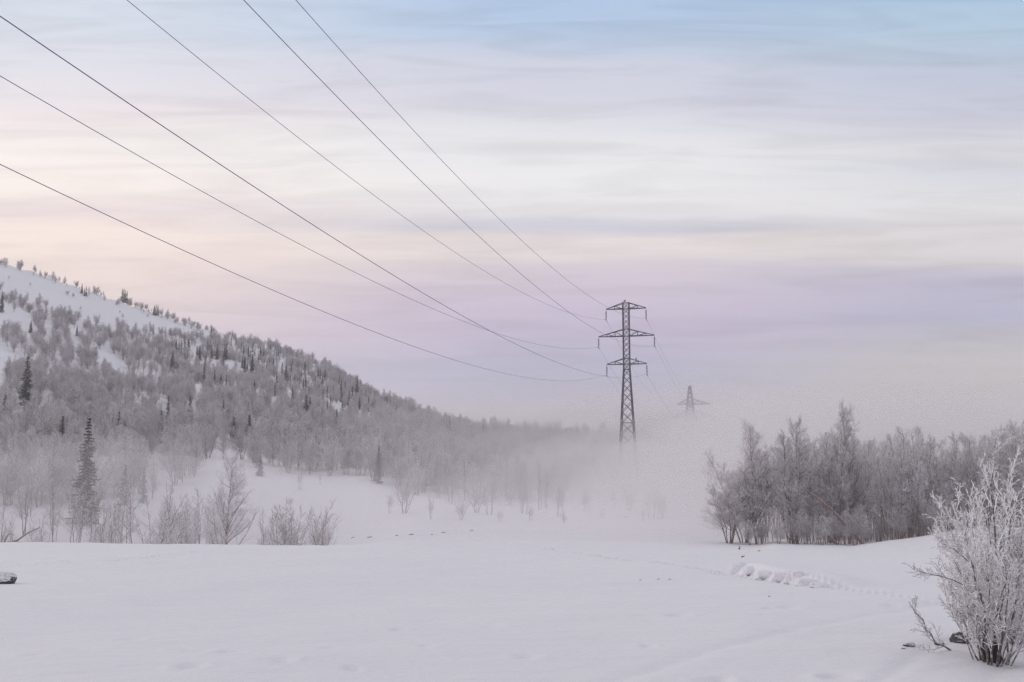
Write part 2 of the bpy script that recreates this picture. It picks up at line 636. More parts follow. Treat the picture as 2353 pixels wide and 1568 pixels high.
# ------------------------------------------------------------------ ground
def make_ground():
    fr = np.linspace(-34, 34, 900)
    rest = np.linspace(34, 326, 110)[1:-1]
    th = np.radians(np.concatenate([fr, rest]))
    r = np.concatenate([np.linspace(.6, 5, 12)[:-1], np.geomspace(5, 70, 290)[:-1], np.geomspace(70, 620, 170)[:-1],
                        np.geomspace(620, 3000, 22)])
    TH, RR = np.meshgrid(th, r)
    X, Y = RR * np.sin(TH), RR * np.cos(TH)
    Z = height(X.ravel(), Y.ravel())
    V = np.column_stack([X.ravel(), Y.ravel(), Z])
    nt_, nr = len(th), len(r)
    I = np.arange(nt_ * nr).reshape(nr, nt_)
    J = np.roll(I, -1, 1)
    Q = np.stack([I[:-1], J[:-1], J[1:], I[1:]], -1).reshape(-1, 4)[:, ::-1]
    V = np.vstack([V, [[0, 0, H(0, 0)]]])
    tri = np.stack([I[0], J[0], np.full(nt_, len(V) - 1)], -1)
    me = mesh_from('snow_ground', V, [Q, tri], M_SNOW)
    o = link('snow_ground', me)
    tag(o, kind='structure')


make_ground()


# ------------------------------------------------------------------ birches
def birch_proto(kind, seed, dens=1.0):
    g = np.random.default_rng(seed)
    Hh = 6.0
    if kind == 'single':
        bases = [(0, 0, 0, 0, 1.0)]
    elif kind == 'clump':
        k = g.integers(4, 7)
        bases = []
        for i in range(k):
            an = i * 2 * math.pi / k + g.uniform(-.4, .4)
            bases.append((.14 * math.cos(an), .14 * math.sin(an), math.cos(an) * g.uniform(.12, .34), math.sin(an) * g.uniform(.12, .34), g.uniform(.72, 1)))
    elif kind == 'grove':
        bases = [(g.uniform(-.5, .5), g.uniform(-.5, .5), g.uniform(-.10, .10), g.uniform(-.10, .10), g.uniform(.6, 1)) for _ in range(6)]
    elif kind == 'grove1':
        bases = [(0, 0, .02, 0, 1.0), (.3, .2, .06, .05, .7), (-.25, .1, -.06, .0, .8)]
    elif kind == 'slim':
        bases = [(0, 0, 0, 0, 1.0), (.2, .1, .12, .05, .8)]
    elif kind == 'leaning':
        bases = [(0, 0, .5, .05, 1.0), (.15, 0, .34, -.1, .86), (-.1, .1, .62, .1, .8)]
    n = 12
    P, R = [], []
    for bx, by, lx, ly, sc in bases:
        t = np.linspace(0, 1, n)
        wob = np.cumsum(g.normal(0, .045, (n, 2)), 0)
        wob -= wob[0]
        hh = Hh * sc
        p = np.column_stack([bx + lx * hh * t ** 1.15 + wob[:, 0], by + ly * hh * t ** 1.15 + wob[:, 1], -.35 + (hh + .35) * t])
        P.append(p)
        r0 = {'single': .075, 'clump': .045, 'slim': .05, 'leaning': .05, 'grove': .036, 'grove1': .06}[kind]
        R.append(r0 * sc * (1 - t * .9))
    P, R = np.array(P), np.array(R)
    tr = tubes(P, R, 6)
    ns = len(P)
    start = {'single': .14, 'clump': .2, 'slim': .26, 'leaning': .3, 'grove': .36, 'grove1': .3}[kind]
    k1 = {'single': 52, 'clump': 22, 'slim': 34, 'leaning': 24, 'grove': 13, 'grove1': 24}[kind]
    ln1 = {'single': 2.5, 'clump': 2.0, 'slim': 1.7, 'leaning': 1.6, 'grove': 1.45, 'grove1': 1.7}[kind]
    C1, R1, L1 = spawn(g, P, R, k1, start, .99, 32, 62, ln1, .72, 6, .13, .13, .5, .010)
    C2, R2, L2 = spawn(g, C1, R1, round(9 * dens), .12, .98, 28, 60, L1 * .5, .5, 4, .09, .16, .6, .0085)
    C3, R3, L3 = spawn(g, C2, R2, round(7 * dens), .1, 1.0, 25, 62, L2 * .58, .3, 3, .07, .2, .75, .008)
    br = tubes(C1, R1, 4)
    tw = merge([tubes(C2, R2, 3), tubes(C3, R3, 3)])
    V, Q = merge([br, tw])
    mi = np.concatenate([np.zeros(len(br[1])), np.ones(len(tw[1]))])
    return (mesh_from('birch_trunk', tr[0], tr[1], M_TRUNK), mesh_from('birch_crown', V, Q, [M_TRUNK, M_TWIG], mat_idx=mi))


GROVE = [birch_proto(k, s) for k, s in (('grove', 21), ('grove', 22), ('grove', 23), ('grove', 24), ('grove1', 25), ('grove1', 26))]
THIN = [birch_proto(k, s, .6) for k, s in (('grove', 51), ('grove', 52), ('grove', 53), ('leaning', 54), ('single', 55), ('clump', 56))]
BIRCH = [birch_proto(k, s) for k, s in (('single', 1), ('single', 2), ('clump', 3), ('clump', 4), ('clump', 5), ('slim', 6), ('slim', 7), ('single', 8), ('leaning', 9))]


def place_tree(name, protos, i, x, y, z, h, label, cat, group, rot=None, h0=6.0, wide=1.0, tilt=0.0):
    tr, cr = protos[i]
    o = link(name, None, None, (x, y, z))
    s = h / h0
    o.scale = (s * wide, s * wide, s)
    o.rotation_euler = (tilt, 0, random.uniform(0, 6.28) if rot is None else rot)
    tag(o, label, cat, group)
    link('trunk', tr, o)
    link('crown', cr, o)
    return o


def in_poly(u, v, poly):
    c = False
    j = len(poly) - 1
    for i in range(len(poly)):
        (x1, y1), (x2, y2) = poly[i], poly[j]
        if (y1 > v) != (y2 > v) and u < (x2 - x1) * (v - y1) / (y2 - y1) + x1:
            c = not c
        j = i
    return c


# snow openings of the hillside (picture positions of the tree feet)
GAPS = [[(-50, 690), (40, 700), (75, 735), (85, 765), (40, 765), (-50, 775)],
        [(-60, 790), (20, 800), (60, 835), (50, 870), (-60, 880)],
        [(205, 812), (240, 800), (290, 835), (300, 868), (240, 858)],
        [(395, 790), (440, 800), (470, 825), (420, 815)],
        [(320, 1062), (360, 1066), (400, 1095), (400, 1150), (330, 1130)],
        [(55, 640), (110, 650), (140, 690), (90, 680)]]
UPPER = [(-400, 500), (-400, 640), (0, 668), (60, 690), (150, 722), (230, 752), (330, 765), (420, 775), (500, 783), (575, 790)]
CREST_U = [0, 100, 200, 350, 450, 550, 600]
CREST_V = [603, 630, 668, 716, 748, 780, 796]

cand = []

BIGS = [  # crop origin, u, top, base, proto, width, label
    ((0, 600), 230, 1070, 1450, 0, 1.1, 'tall dark spruce standing alone high on the left hillside below the snow opening'),
    ((0, 600), 12, 470, 590, 0, 1.0, 'dark spruce at the picture edge just above the upper snow opening'),
    ((0, 600), 1580, 1020, 1150, 0, 1.1, 'dark bushy spruce standing alone in the middle of the upper hillside wood'),
    ((0, 960), 30, 100, 340, 0, 1.1, 'dark spruce cut by the left picture edge, half-way down the hill'),
    ((0, 960), 555, 295, 600, 0, 1.0, 'spruce just up the slope to the left of the tallest spruce'),
    ((0, 960), 770, 310, 1190, 3, .62, 'tallest darkest spruce at the foot of the hill with wide drooping lower boughs'),
    ((0, 960), 1080, 250, 450, 2, 1.0, 'frosted grey spruce right of the tallest spruce, far above it'),
    ((0, 960), 1470, 245, 450, 1, 1.2, 'slender spruce amid pale birches in the middle of the lower wood'),
    ((0, 960), 1535, 112, 310, 2, .9, 'spruce directly up the slope from the slender mid-wood spruce'),
    ((0, 960), 1737, 110, 320, 0, .9, 'grey-green spruce in the middle wood, paired with another left of it'),
    ((0, 960), 2045, 140, 310, 0, 1.0, 'spruce amid birches below the dark spruce rows'),
    ((0, 960), 2140, 300, 440, 2, 1.2, 'faint frosted spruce with bare top in the middle wood'),
    ((0, 960), 2285, 285, 480, 1, 1.1, 'thin dark spruce above the opening with trunks showing'),
    ((0, 960), 1135, 740, 1000, 0, 1.0, 'half-hidden spruce behind the low birches right of the tallest spruce'),
    ((0, 960), 1312, 770, 975, 2, 1.1, 'pale frosted spruce beside the small snow opening at the hill foot'),
    ((600, 850), 605, 505, 670, 0, 1.2, 'rusty dark spruce with ragged boughs in the centre of the hill wood'),
    ((600, 850), 885, 635, 790, 1, 1.0, 'crooked thin spruce right of the ragged centre spruce'),
    ((600, 850), 1073, 335, 480, 1, 1.3, 'spruce whose crown sticks up above the ridge line'),
    ((600, 850), 1925, 700, 830, 2, 1.1, 'frosted spruce above the far low end of the ridge line'),
    ((600, 850), 1270, 975, 1260, 0, .85, 'misty grey spruce at the lower edge of the wood above the open slope'),
    ((600, 850), 183, 1055, 1255, 3, .95, 'small broad spruce with snowy boughs at the top of the open slope'),
    ((600, 850), 75, 690, 890, 1, 1.1, 'slim dark spruce below the opening with trunks showing'),
    ((1200, 950), 285, 640, 780, 1, 1.0, 'faint spruce almost lost in the fog left of the near pylon')]
SMALLS = {(0, 600): [(280, 740, 780), (705, 785, 815), (1695, 875, 945), (1730, 905, 960), (1615, 910, 980), (1640, 920, 985),
                     (1665, 925, 990), (1805, 970, 1040), (1830, 980, 1050), (1905, 910, 1000), (1925, 920, 1010),
                     (1940, 950, 1030), (1990, 960, 1040), (1887, 1040, 1110), (2060, 960, 1050), (2075, 955, 1040),
                     (2045, 1050, 1140), (1870, 1120, 1260), (1968, 1190, 1260), (2025, 1230, 1270), (2075, 1240, 1300),
                     (1695, 1040, 1080), (2235, 970, 1040), (2280, 985, 1050), (2310, 1060, 1150), (2245, 1060, 1120),
                     (2270, 1130, 1180), (2320, 940, 980), (1120, 450, 490), (1135, 448, 490), (1150, 462, 490),
                     (1165, 470, 495), (1430, 590, 640), (1415, 600, 640), (1447, 595, 640), (750, 400, 435), (775, 435, 460),
                     (790, 425, 460), (2120, 880, 920), (2165, 885, 915), (1940, 790, 830), (1455, 980, 1010)],
          (600, 850): [(30, 55, 130), (75, 60, 120), (110, 130, 250), (185, 60, 130), (215, 85, 150), (265, 45, 80), (278, 45, 80),
                       (335, 90, 130), (170, 130, 190), (245, 170, 220), (265, 170, 220), (305, 165, 225), (385, 205, 290),
                       (420, 240, 350), (335, 300, 370), (467, 225, 270), (480, 170, 210), (530, 205, 250), (595, 190, 270),
                       (575, 160, 195), (513, 115, 145), (715, 240, 330), (735, 250, 310), (780, 270, 320), (755, 330, 400),
                       (600, 320, 420), (580, 350, 410), (560, 280, 330), (545, 330, 380), (640, 520, 590), (760, 450, 510),
                       (800, 420, 470), (730, 390, 440), (855, 420, 480), (830, 515, 560), (800, 560, 610), (925, 370, 510),
                       (930, 440, 515), (910, 325, 370), (965, 380, 430), (1030, 430, 490), (1000, 470, 550), (990, 530, 610),
                       (940, 550, 610), (1095, 530, 580), (1180, 520, 600), (1150, 460, 510), (1300, 510, 550), (1330, 520, 560),
                       (1347, 520, 565), (1380, 540, 580), (1410, 540, 585), (1480, 555, 590), (1545, 600, 650), (1590, 620, 660),
                       (1612, 620, 660), (1715, 690, 715), (1850, 715, 745), (1875, 730, 755), (2230, 785, 825),
                       (2278, 800, 820), (75, 570, 640), (105, 560, 630), (480, 420, 490), (415, 390, 440), (320, 400, 450),
                       (130, 370, 420), (630, 430, 490), (650, 390, 430), (1435, 610, 640), (1745, 850, 910), (12, 20, 60),
                       (40, 160, 240), (60, 220, 270), (20, 150, 200), (95, 90, 140), (135, 60, 95), (440, 300, 350),
                       (500, 320, 370), (525, 340, 390), (460, 320, 365), (690, 330, 375), (695, 160, 200), (350, 70, 100)]}


def crop_px(org, x, y):
    k = .91914 / 3.672
    return x * k + org[0] * .91914, y * k + org[1] * .91914



FT_U = [0, 200, 300, 400, 500, 600, 850, 1000, 1300, 1540]
FT_V = [1210, 1208, 1185, 1130, 1076, 1090, 1110, 1144, 1154, 1122]
SPR_BOX, SPR = [], []
for org, lst in [(b[0], [b[1:4]]) for b in BIGS] + list(SMALLS.items()):
    for cx, ct, cb in lst:
        u, vt = crop_px(org, cx, ct)
        _, vb = crop_px(org, cx, cb)
        x, y, z = hit(u, vb, 62)
        hid = np.interp(y, [80, 200], [1.2, 2.4])
        foot = np.interp(u, FT_U, FT_V)
        x, y, z = hit(u, min(vb + hid * F / y, max(vb, foot - 2)), 62)
        SPR.append((x, y, z, max(EYE + ray(u, vt)[1] * y - z, 1.8)))
        SPR_BOX.append((u, 4 + (vb - vt) * .14, vt, vb, y))


def scatter():
    g = np.random.default_rng(5)
    n = 13000
    a = g.uniform(-.60, .185, n)
    y = np.sqrt(g.uniform(76 ** 2, 560 ** 2, n))
    x = a * y
    z = height(x, y)
    ysk = np.interp(a, YS_A, YS_Y)
    y1 = np.interp(a, FT_A, FT_Y)
    U, Vv = pix(x, y, z)
    for i in range(n):
        u, v = U[i], Vv[i]
        if y[i] < y1[i] + g.uniform(0, 4) or y[i] > ysk[i] + 18:
            continue
        if u > 950 and y[i] < 170:
            hgt *= 1.2
        if u < 800 and v < 1000 and g.uniform() < .12:
            continue
        if y[i] < 84 and g.uniform() < .45:
            continue
        if a[i] > .168 and g.uniform() < .8:
            continue
        hgt = 5.4 * g.uniform(.72, 1.12)
        if v < 1000 and u < 900:
            hgt *= np.interp(v, [650, 1000], [.62, .92])
        up = np.interp(u, [p[0] for p in UPPER[2:]], [p[1] for p in UPPER[2:]]) if u < 575 else -1
        if v < up:
            cr = np.interp(u, CREST_U, CREST_V)
            if v < cr + 9 + g.uniform(0, 4):
                hgt = g.uniform(1.2, 3.4)
            elif g.uniform() > .07:
                continue
            else:
                hgt = g.uniform(.8, 2.2)
        if any(in_poly(u, v, p) for p in GAPS) and g.uniform() > .06:
            continue
        vt = v - hgt * F / y[i]
        if any(abs(u - su) < sw and vt < sb - 3 and v > sm and y[i] < sy + 1 for su, sw, sm, sb, sy in SPR_BOX):
            continue
        kind = g.choice([0, 1, 7, 2, 3, 4, 5, 6], p=[.13, .13, .12, .14, .14, .12, .11, .11])
        cand.append((y[i] / hgt, x[i], y[i], z[i], hgt, int(kind)))
    cand.sort()


scatter()


def at_px(u, vtop, y, dv=0):
    """ground point under picture column u at depth y and the height that reaches picture row vtop"""
    a, e = ray(u, 1100)
    x = a * y
    z = H(x, y)
    return x, y, z, EYE + ray(u, vtop)[1] * y - z


# single trees at the foot of the hill: u, top v, depth, prototype, width, label
FOOT = [(522, 1058, 66, 1, .95, 'broad frosted birch with a straight trunk standing alone beyond the snow edge'),
        (650, 1130, 62, 10, 1.3, 'vase-shaped clump of thin stems beyond the snow edge, right of the broad birch'),
        (705, 1150, 61, 8, .8, 'small bush leaning to the right at the end of the snow edge bushes'),
        (930, 1062, 97, 3, 1.1, 'tall pale birch with several bare lower stems standing alone on open snow'),
        (405, 1108, 66, 11, 1.2, 'frosted birch clump left of the broad lone birch'),
        (300, 1078, 68, 12, 1.1, 'frosted birch clump with bent low stems behind the snow edge'),
        (452, 1120, 70, 5, 1.2, 'slim twin-stemmed birch between the clump and the broad lone birch'),
        (190, 1090, 67, 6, 1.3, 'very pale frosted birch in front of the tallest spruce'),
        (128, 1100, 68, 11, 1.0, 'frosted shrubby birch left of the tallest spruce foot'),
        (60, 1090, 70, 13, 1.1, 'frosted birch clump near a fallen branch on the left'),
        (345, 1140, 62, 8, .8, 'low bent birch scrub behind the snow edge'),
        (690, 1068, 118, 5, .9, 'thin pair of saplings on the slope right of the small broad spruce'),
        (735, 1078, 122, 6, .7, 'short twisted sapling on the upper edge of the open slope')]
for u, vt, y, i, wd, lab in FOOT:
    x, y, z, h = at_px(u, vt, y)
    place_tree('birch', BIRCH if i < 2 else THIN, {0: 0, 1: 1, 2: 5, 3: 5, 4: 5, 5: 1, 6: 0, 8: 3}.get(i, i % 10), x, y, z, h, lab, 'tree', 'single birches along the foot of the hill', wide=wd,
               rot=(0 if i == 8 else None))

# thicket on the right behind the mound
THICK_TOP = [(1640, 1120), (1690, 1050), (1735, 985), (1790, 1010), (1825, 975), (1880, 1000), (1945, 955), (1990, 1000),
             (2030, 985), (2080, 975), (2150, 985), (2200, 990), (2260, 990), (2300, 975), (2360, 960), (2500, 950)]
for u, vt, y in [(368, 1150, 60), (388, 1128, 72), (432, 1135, 64), (492, 1118, 74), (612, 1168, 60),
                 (675, 1150, 64), (742, 1168, 60), (20, 1150, 62), (95, 1165, 61), (235, 1150, 62), (268, 1140, 64)]:
    x, y, z, h = at_px(u, vt, y)
    place_tree('birch', THIN, random.choice([0, 1, 2, 5]), x, y, z, h, 'low frosted birch scrub rising just behind the far edge of the snowfield',
               'tree', 'birch scrub behind the snow edge', wide=random.uniform(.8, 1.2))
g = np.random.default_rng(78)
for j in range(24):
    u = 900 + j * 27 + g.uniform(-12, 12)
    y = g.uniform(96, 122) if j % 3 else g.uniform(86, 100)
    x, y, z, _ = at_px(u, 1200, y)
    place_tree('birch', THIN, int(g.choice([0, 1, 2, 4, 5])), x, y, z, float(g.uniform(2.0, 5.6)) if j % 3 else float(g.uniform(1, 2.4)),
               'thin frosted birch standing out on the misty snow in front of the valley wood', 'tree',
               'scattered birches before the valley wood', wide=float(g.uniform(.9, 1.4)))
g = np.random.default_rng(77)
thick = []
for u, vt, y, i, wd, lab in [(1945, 950, 48, 0, .8, 'tallest frosted birch of the thicket, its crown rising above the others'),
                             (1735, 985, 47, 7, .9, 'frosted birch at the left end of the thicket with a high rounded crown'),
                             (1706, 1040, 48, 3, 1.2, 'broad frosted birch second from the left end of the thicket'),
                             (1672, 1090, 47, 2, 1.5, 'outermost low bushy birch spreading over open snow at the left end of the thicket'),
                             (1825, 978, 48, 1, .8, 'second tall birch in the left half of the thicket')]:
    x, y, z, h = at_px(u, vt, y)
    place_tree('birch', BIRCH, i, x, y, z, h, lab, 'tree', 'frosted birches of the thicket behind the mound', wide=wd)
k = 0
while k < 150:
    y = g.uniform(45.5, 76)
    u = g.uniform(1712, 2480)
    if u < 1712 + (y - 45) * 1.5:
        continue
    vt = np.interp(u, [p[0] for p in THICK_TOP], [p[1] for p in THICK_TOP]) + abs(g.normal(0, 22)) + 6
    x, y, z, h = at_px(u, vt, y)
    i = int(g.choice([0, 1, 2, 3, 4, 5]))
    place_tree('birch', GROVE, i, x, y, z, h, 'bare frosted birch standing among many like it in the thicket behind the mound',
               'tree', 'frosted birches of the thicket behind the mound', wide=float(g.uniform(.75, 1.15)), rot=float(g.uniform(0, 6.28)))
    k += 1
n_left = 300 - len(FOOT) - 5 - 150 - 11 - 24
# low scrub at the foot of the thicket
for j in range(16):
    u = 1715 + j * 34 + g.uniform(-12, 12)
    y = 45 + g.uniform(-.6, 1.5)
    x, y, z, _ = at_px(u, 1200, y)
    place_tree('frosted_shrub', BIRCH, int(g.choice([2, 3, 4])), x, y, z, float(g.uniform(1.0, 2.0)),
               'low frosted scrub at the foot of the thicket trees', 'shrub', 'low scrub under the thicket', wide=1.1)

for c in cand[:n_left]:
    _, x, y, z, h, i = c
    place_tree('birch', BIRCH, i, x, y, z, h, 'bare frosted birch among many alike in the wood covering the hillside', 'tree',
               'frosted birches in the hillside wood', wide=random.uniform(.9, 1.3))


def forest(rest):
    pts = np.array([[c[1], c[2], c[3]] for c in rest], np.float32)
    me = bpy.data.meshes.new('birch_forest')
    me.vertices.add(len(pts))
    me.vertices.foreach_set('co', pts.ravel())
    for nm, typ, vals in (('rot', 'FLOAT', [random.uniform(0, 6.28) for _ in rest]), ('scl', 'FLOAT', [c[4] / 6.0 for c in rest]),
                          ('wid', 'FLOAT', [random.uniform(.95, 1.4) for _ in rest]), ('pick', 'INT', [c[5] for c in rest])):
        at = me.attributes.new(nm, typ, 'POINT')
        at.data.foreach_set('value', vals)
    o = link('birch_forest', me)
    tag(o, 'dense wood of small frosted birches covering the upper and far hillside', 'forest', kind='stuff')
    ng = bpy.data.node_groups.new('birch_forest', 'GeometryNodeTree')
    ng.interface.new_socket('Geometry', in_out='INPUT', socket_type='NodeSocketGeometry')
    ng.interface.new_socket('Geometry', in_out='OUTPUT', socket_type='NodeSocketGeometry')
    gi, go = ng.nodes.new('NodeGroupInput'), ng.nodes.new('NodeGroupOutput')
    join = ng.nodes.new('GeometryNodeJoinGeometry')
    for tr, cr in BIRCH[:8]:
        j2 = ng.nodes.new('GeometryNodeJoinGeometry')
        for m in (tr, cr):
            src = next(ob for ob in COL.objects if ob.data is m)
            oi = ng.nodes.new('GeometryNodeObjectInfo')
            oi.inputs['Object'].default_value = src
            oi.transform_space = 'ORIGINAL'
            ng.links.new(oi.outputs['Geometry'], j2.inputs[0])
        g2 = ng.nodes.new('GeometryNodeGeometryToInstance')
        ng.links.new(j2.outputs[0], g2.inputs[0])
        ng.links.new(g2.outputs[0], join.inputs[0])
    mp = ng.nodes.new('GeometryNodeInstanceOnPoints')
    ng.links.new(gi.outputs[0], mp.inputs['Points'])
    ng.links.new(join.outputs[0], mp.inputs['Instance'])
    mp.inputs['Pick Instance'].default_value = True

    def att(nm, typ):
        a = ng.nodes.new('GeometryNodeInputNamedAttribute')
        a.data_type = typ
        a.inputs[0].default_value = nm
        return a.outputs['Attribute']
    ng.links.new(att('pick', 'INT'), mp.inputs['Instance Index'])
    cr_ = ng.nodes.new('ShaderNodeCombineXYZ')
    ng.links.new(att('rot', 'FLOAT'), cr_.inputs[2])
    ng.links.new(cr_.outputs[0], mp.inputs['Rotation'])
    mu = ng.nodes.new('ShaderNodeMath')
    mu.operation = 'MULTIPLY'
    sc = att('scl', 'FLOAT')
    ng.links.new(sc, mu.inputs[0])
    ng.links.new(att('wid', 'FLOAT'), mu.inputs[1])
    cs = ng.nodes.new('ShaderNodeCombineXYZ')
    ng.links.new(mu.outputs[0], cs.inputs[0])
    ng.links.new(mu.outputs[0], cs.inputs[1])
    ng.links.new(sc, cs.inputs[2])
    ng.links.new(cs.outputs[0], mp.inputs['Scale'])
    ng.links.new(mp.outputs[0], go.inputs[0])
    md = o.modifiers.new('forest', 'NODES')
    md.node_group = ng


forest(cand[n_left:])


# ------------------------------------------------------------------ spruces
def spruce_proto(seed, width, ragged, mat, drop=0):
    g = np.random.default_rng(seed)
    Hh = 7.0
    n = 10
    t = np.linspace(0, 1, n)
    P = np.column_stack([np.cumsum(g.normal(0, .02, n)), np.cumsum(g.normal(0, .02, n)), -.3 + (Hh + .3) * t])[None]
    R = (.09 * (1 - t * .93))[None]
    tr = tubes(P, R, 6)
    C, RR, LL = [], [], []
    lev = 34
    for l in range(lev):
        f = .05 + .94 * l / (lev - 1)
        rad = width * (1 - f) ** .8 * g.uniform(1 - ragged, 1 + ragged) + .10
        k = 9 if f < .8 else 6
        for j in range(k):
            if g.uniform() < ragged * .5:
                continue
            an = g.uniform(0, 2 * math.pi)
            L = rad * g.uniform(.7, 1.15)
            z0 = f * Hh
            q = np.linspace(0, 1, 4)
            pitch = -.45 * q + .28 * q ** 2
            pp = np.column_stack([np.cos(an) * L * q, np.sin(an) * L * q, z0 + L * pitch])
            C.append(pp)
            RR.append(.05 * np.array([1, .95, .75, .3]))
            LL.append(L)
    C, RR, LL = np.array(C), np.array(RR), np.array(LL)
    C2, R2, _ = spawn(g, C, RR, 7, .15, 1.0, 35, 70, np.maximum(LL * .42, .16), .5, 3, -.12, .15, .8, .03)
    V, Q = merge([tubes(C, RR, 4), tubes(C2, R2, 3)])
    return mesh_from('spruce_trunk', tr[0], tr[1], M_SBARK), mesh_from('spruce_crown', V, Q, mat)


SPRUCE = [spruce_proto(31, .95, .25, M_NEEDLE), spruce_proto(32, .72, .35, M_NEEDLE), spruce_proto(33, .8, .45, M_NEEDLE2),
          spruce_proto(34, 1.75, .12, M_NEEDLE), spruce_proto(35, .6, .5, M_NEEDLE)]
def put_spruce(org, cx, ct, cb, i, wd, lab, group, grow=1.0):
    x, y, z, h = SPR.pop(0)
    place_tree('spruce', SPRUCE, i, x, y, z, h, lab, 'tree', group, h0=7.0, wide=wd)


for org, cx, ct, cb, i, wd, lab in BIGS:
    put_spruce(org, cx, ct, cb, i, wd, lab, 'larger spruces of the hillside')
for org, lst in SMALLS.items():
    for cx, ct, cb in lst:
        put_spruce(org, cx, ct, cb, random.choice([0, 1, 4, 4]), random.uniform(.95, 1.35),
                   'small dark narrow spruce among many alike on the upper hillside near the ridge', 'small spruces of the upper hillside')


# ------------------------------------------------------------------ pylons
def bars(lst, w):
    """square bars between point pairs"""
    V, Q = [], []
    for it in lst:
        p, q = Vector(it[0]), Vector(it[1])
        ww = (it[2] if len(it) > 2 else w) / 2
        d = (q - p)
        L = d.length
        d.normalize()
        a = d.cross(Vector((0, 0, 1)))
        if a.length < 1e-3:
            a = Vector((1, 0, 0))
        a.normalize()
        b = d.cross(a)
        o = len(V)
        for c in (p, q):
            for s, t in ((-1, -1), (1, -1), (1, 1), (-1, 1)):
                V.append(tuple(c + a * s * ww + b * t * ww))
        Q += [(o, o + 1, o + 5, o + 4), (o + 1, o + 2, o + 6, o + 5), (o + 2, o + 3, o + 7, o + 6), (o + 3, o, o + 4, o + 7),
              (o + 3, o + 2, o + 1, o), (o + 4, o + 5, o + 6, o + 7)]
    return np.array(V, float), np.array(Q)


def lathe(prof, sides=10):
    V = []
    for r, z in prof:
        for i in range(sides):
            an = 2 * math.pi * i / sides
            V.append((r * math.cos(an), r * math.sin(an), z))
    I = np.arange(len(V)).reshape(len(prof), sides)
    J = np.roll(I, -1, 1)
    Q = np.stack([I[:-1], J[:-1], J[1:], I[1:]], -1).reshape(-1, 4)
    return np.array(V, float), Q


def lattice(levels, horiz, leg=.13, brace=.07):
    """levels: (z, half width) from top to bottom; X bracing on four faces; horiz: indices with a ring"""
    L = []
    cs = [(-1, -1), (1, -1), (1, 1), (-1, 1)]
    for (z0, w0), (z1, w1) in zip(levels[:-1], levels[1:]):
        for k in range(4):
            a, b = cs[k], cs[(k + 1) % 4]
            L.append(((a[0] * w0, a[1] * w0, z0), (a[0] * w1, a[1] * w1, z1), leg))
            e = .985
            L.append(((a[0] * w0 * e, a[1] * w0 * e, z0), (b[0] * w1 * e, b[1] * w1 * e, z1), brace))
            e = .94
            L.append(((b[0] * w0 * e, b[1] * w0 * e, z0), (a[0] * w1 * e, a[1] * w1 * e, z1), brace))
    for i in horiz:
        z, w = levels[i]
        for k in range(4):
            a, b = cs[k], cs[(k + 1) % 4]
            L.append(((a[0] * w, a[1] * w, z), (b[0] * w, b[1] * w, z), brace * 1.15))
    return L


def arm(side, half, w, zc, rise, npan, th=.10):
    """one cross-arm: two lower chords and two upper chords meeting at the tip"""
    L = []
    tip = (side * half, 0, zc)
    for s in (-1, 1):
        L.append(((side * w, s * w, zc), tip, th * 1.25))
        L.append(((side * w, s * w, zc + rise), (side * half, 0, zc + .05), th))
        for k in range(1, npan + 1):
            t = k / (npan + 1.0)
            x = side * (w + (half - w) * t)
            yv = s * w * (1 - t)
            zt = zc + rise * (1 - t) + .05 * t
            L.append(((x, yv, zc), (x, yv, zt), th * .6))
            tp = (k - 1) / (npan + 1.0)
            xp = side * (w + (half - w) * tp)
            L.append(((xp, s * w * (1 - tp), zc), (x, yv, zt), th * .65))
    for k in range(1, npan + 1):
        t = k / (npan + 1.0)
        x = side * (w + (half - w) * t)
        L.append(((x, -w * (1 - t), zc), (x, w * (1 - t), zc), th * .6))
    return L


FIT = dict(x0=18.4263, y0=152.902, phi=0.24655, z=[24.121, 19.663, 15.124], a=[3.237, 4.5, 3.218],
           A=dict(R3=-.12298, L2=-.14064, L3=-.13284, L1=-.13885, R2=-.13659, R1=-.14759),
           B=dict(R3=.00073, L2=.00079, L3=.00079, L1=.00081, R2=.00085, R1=.00087))
G1 = H(FIT['x0'], FIT['y0'])
INS = 1.62


def insulator_mesh():
    prof = [(.0, 0), (.02, 0), (.02, -.28)]
    z = -.28
    while z > -INS + .22:
        prof += [(.035, z), (.13, z - .05), (.125, z - .075), (.035, z - .085)]
        z -= .135
    prof += [(.02, z), (.02, -INS + .04), (0, -INS + .04)]
    V, Q = lathe(prof, 10)
    return mesh_from('insulator', V, Q, M_GLASS)


def clamp_mesh():
    V, Q = bars([((0, -.26, -INS), (0, .26, -INS), .09), ((0, 0, -INS + .1), (0, 0, -INS - .04), .08)], .08)
    return mesh_from('clamp', V, Q, M_STEEL, smooth=False)


INSM, CLM = insulator_mesh(), clamp_mesh()


def pylon(name, x, y, z, ang, levels, horiz, arms, label, leg=.13, brace=.07, hang=True):
    root = link(name, None, None, (x, y, z))
    root.rotation_euler = (0, 0, ang)
    tag(root, label, 'pylon', 'lattice pylons of the power line')
    V, Q = bars(lattice(levels, horiz, leg, brace), .1)
    link('tower_body', mesh_from('tower_body', V, Q, M_STEEL, smooth=False), root)
    for side, half, w, zc, rise, npan in arms:
        V, Q = bars(arm(side, half, w, zc, rise, npan, .10 if hang else .24), .1)
        am = link('cross_arm', mesh_from('cross_arm', V, Q, M_STEEL, smooth=False), root)
        if hang:
            ins = link('insulator', INSM, am, (side * half, 0, zc - .04))
            link_c = link('clamp', CLM, root, (side * half, 0, zc - .04))
    return root


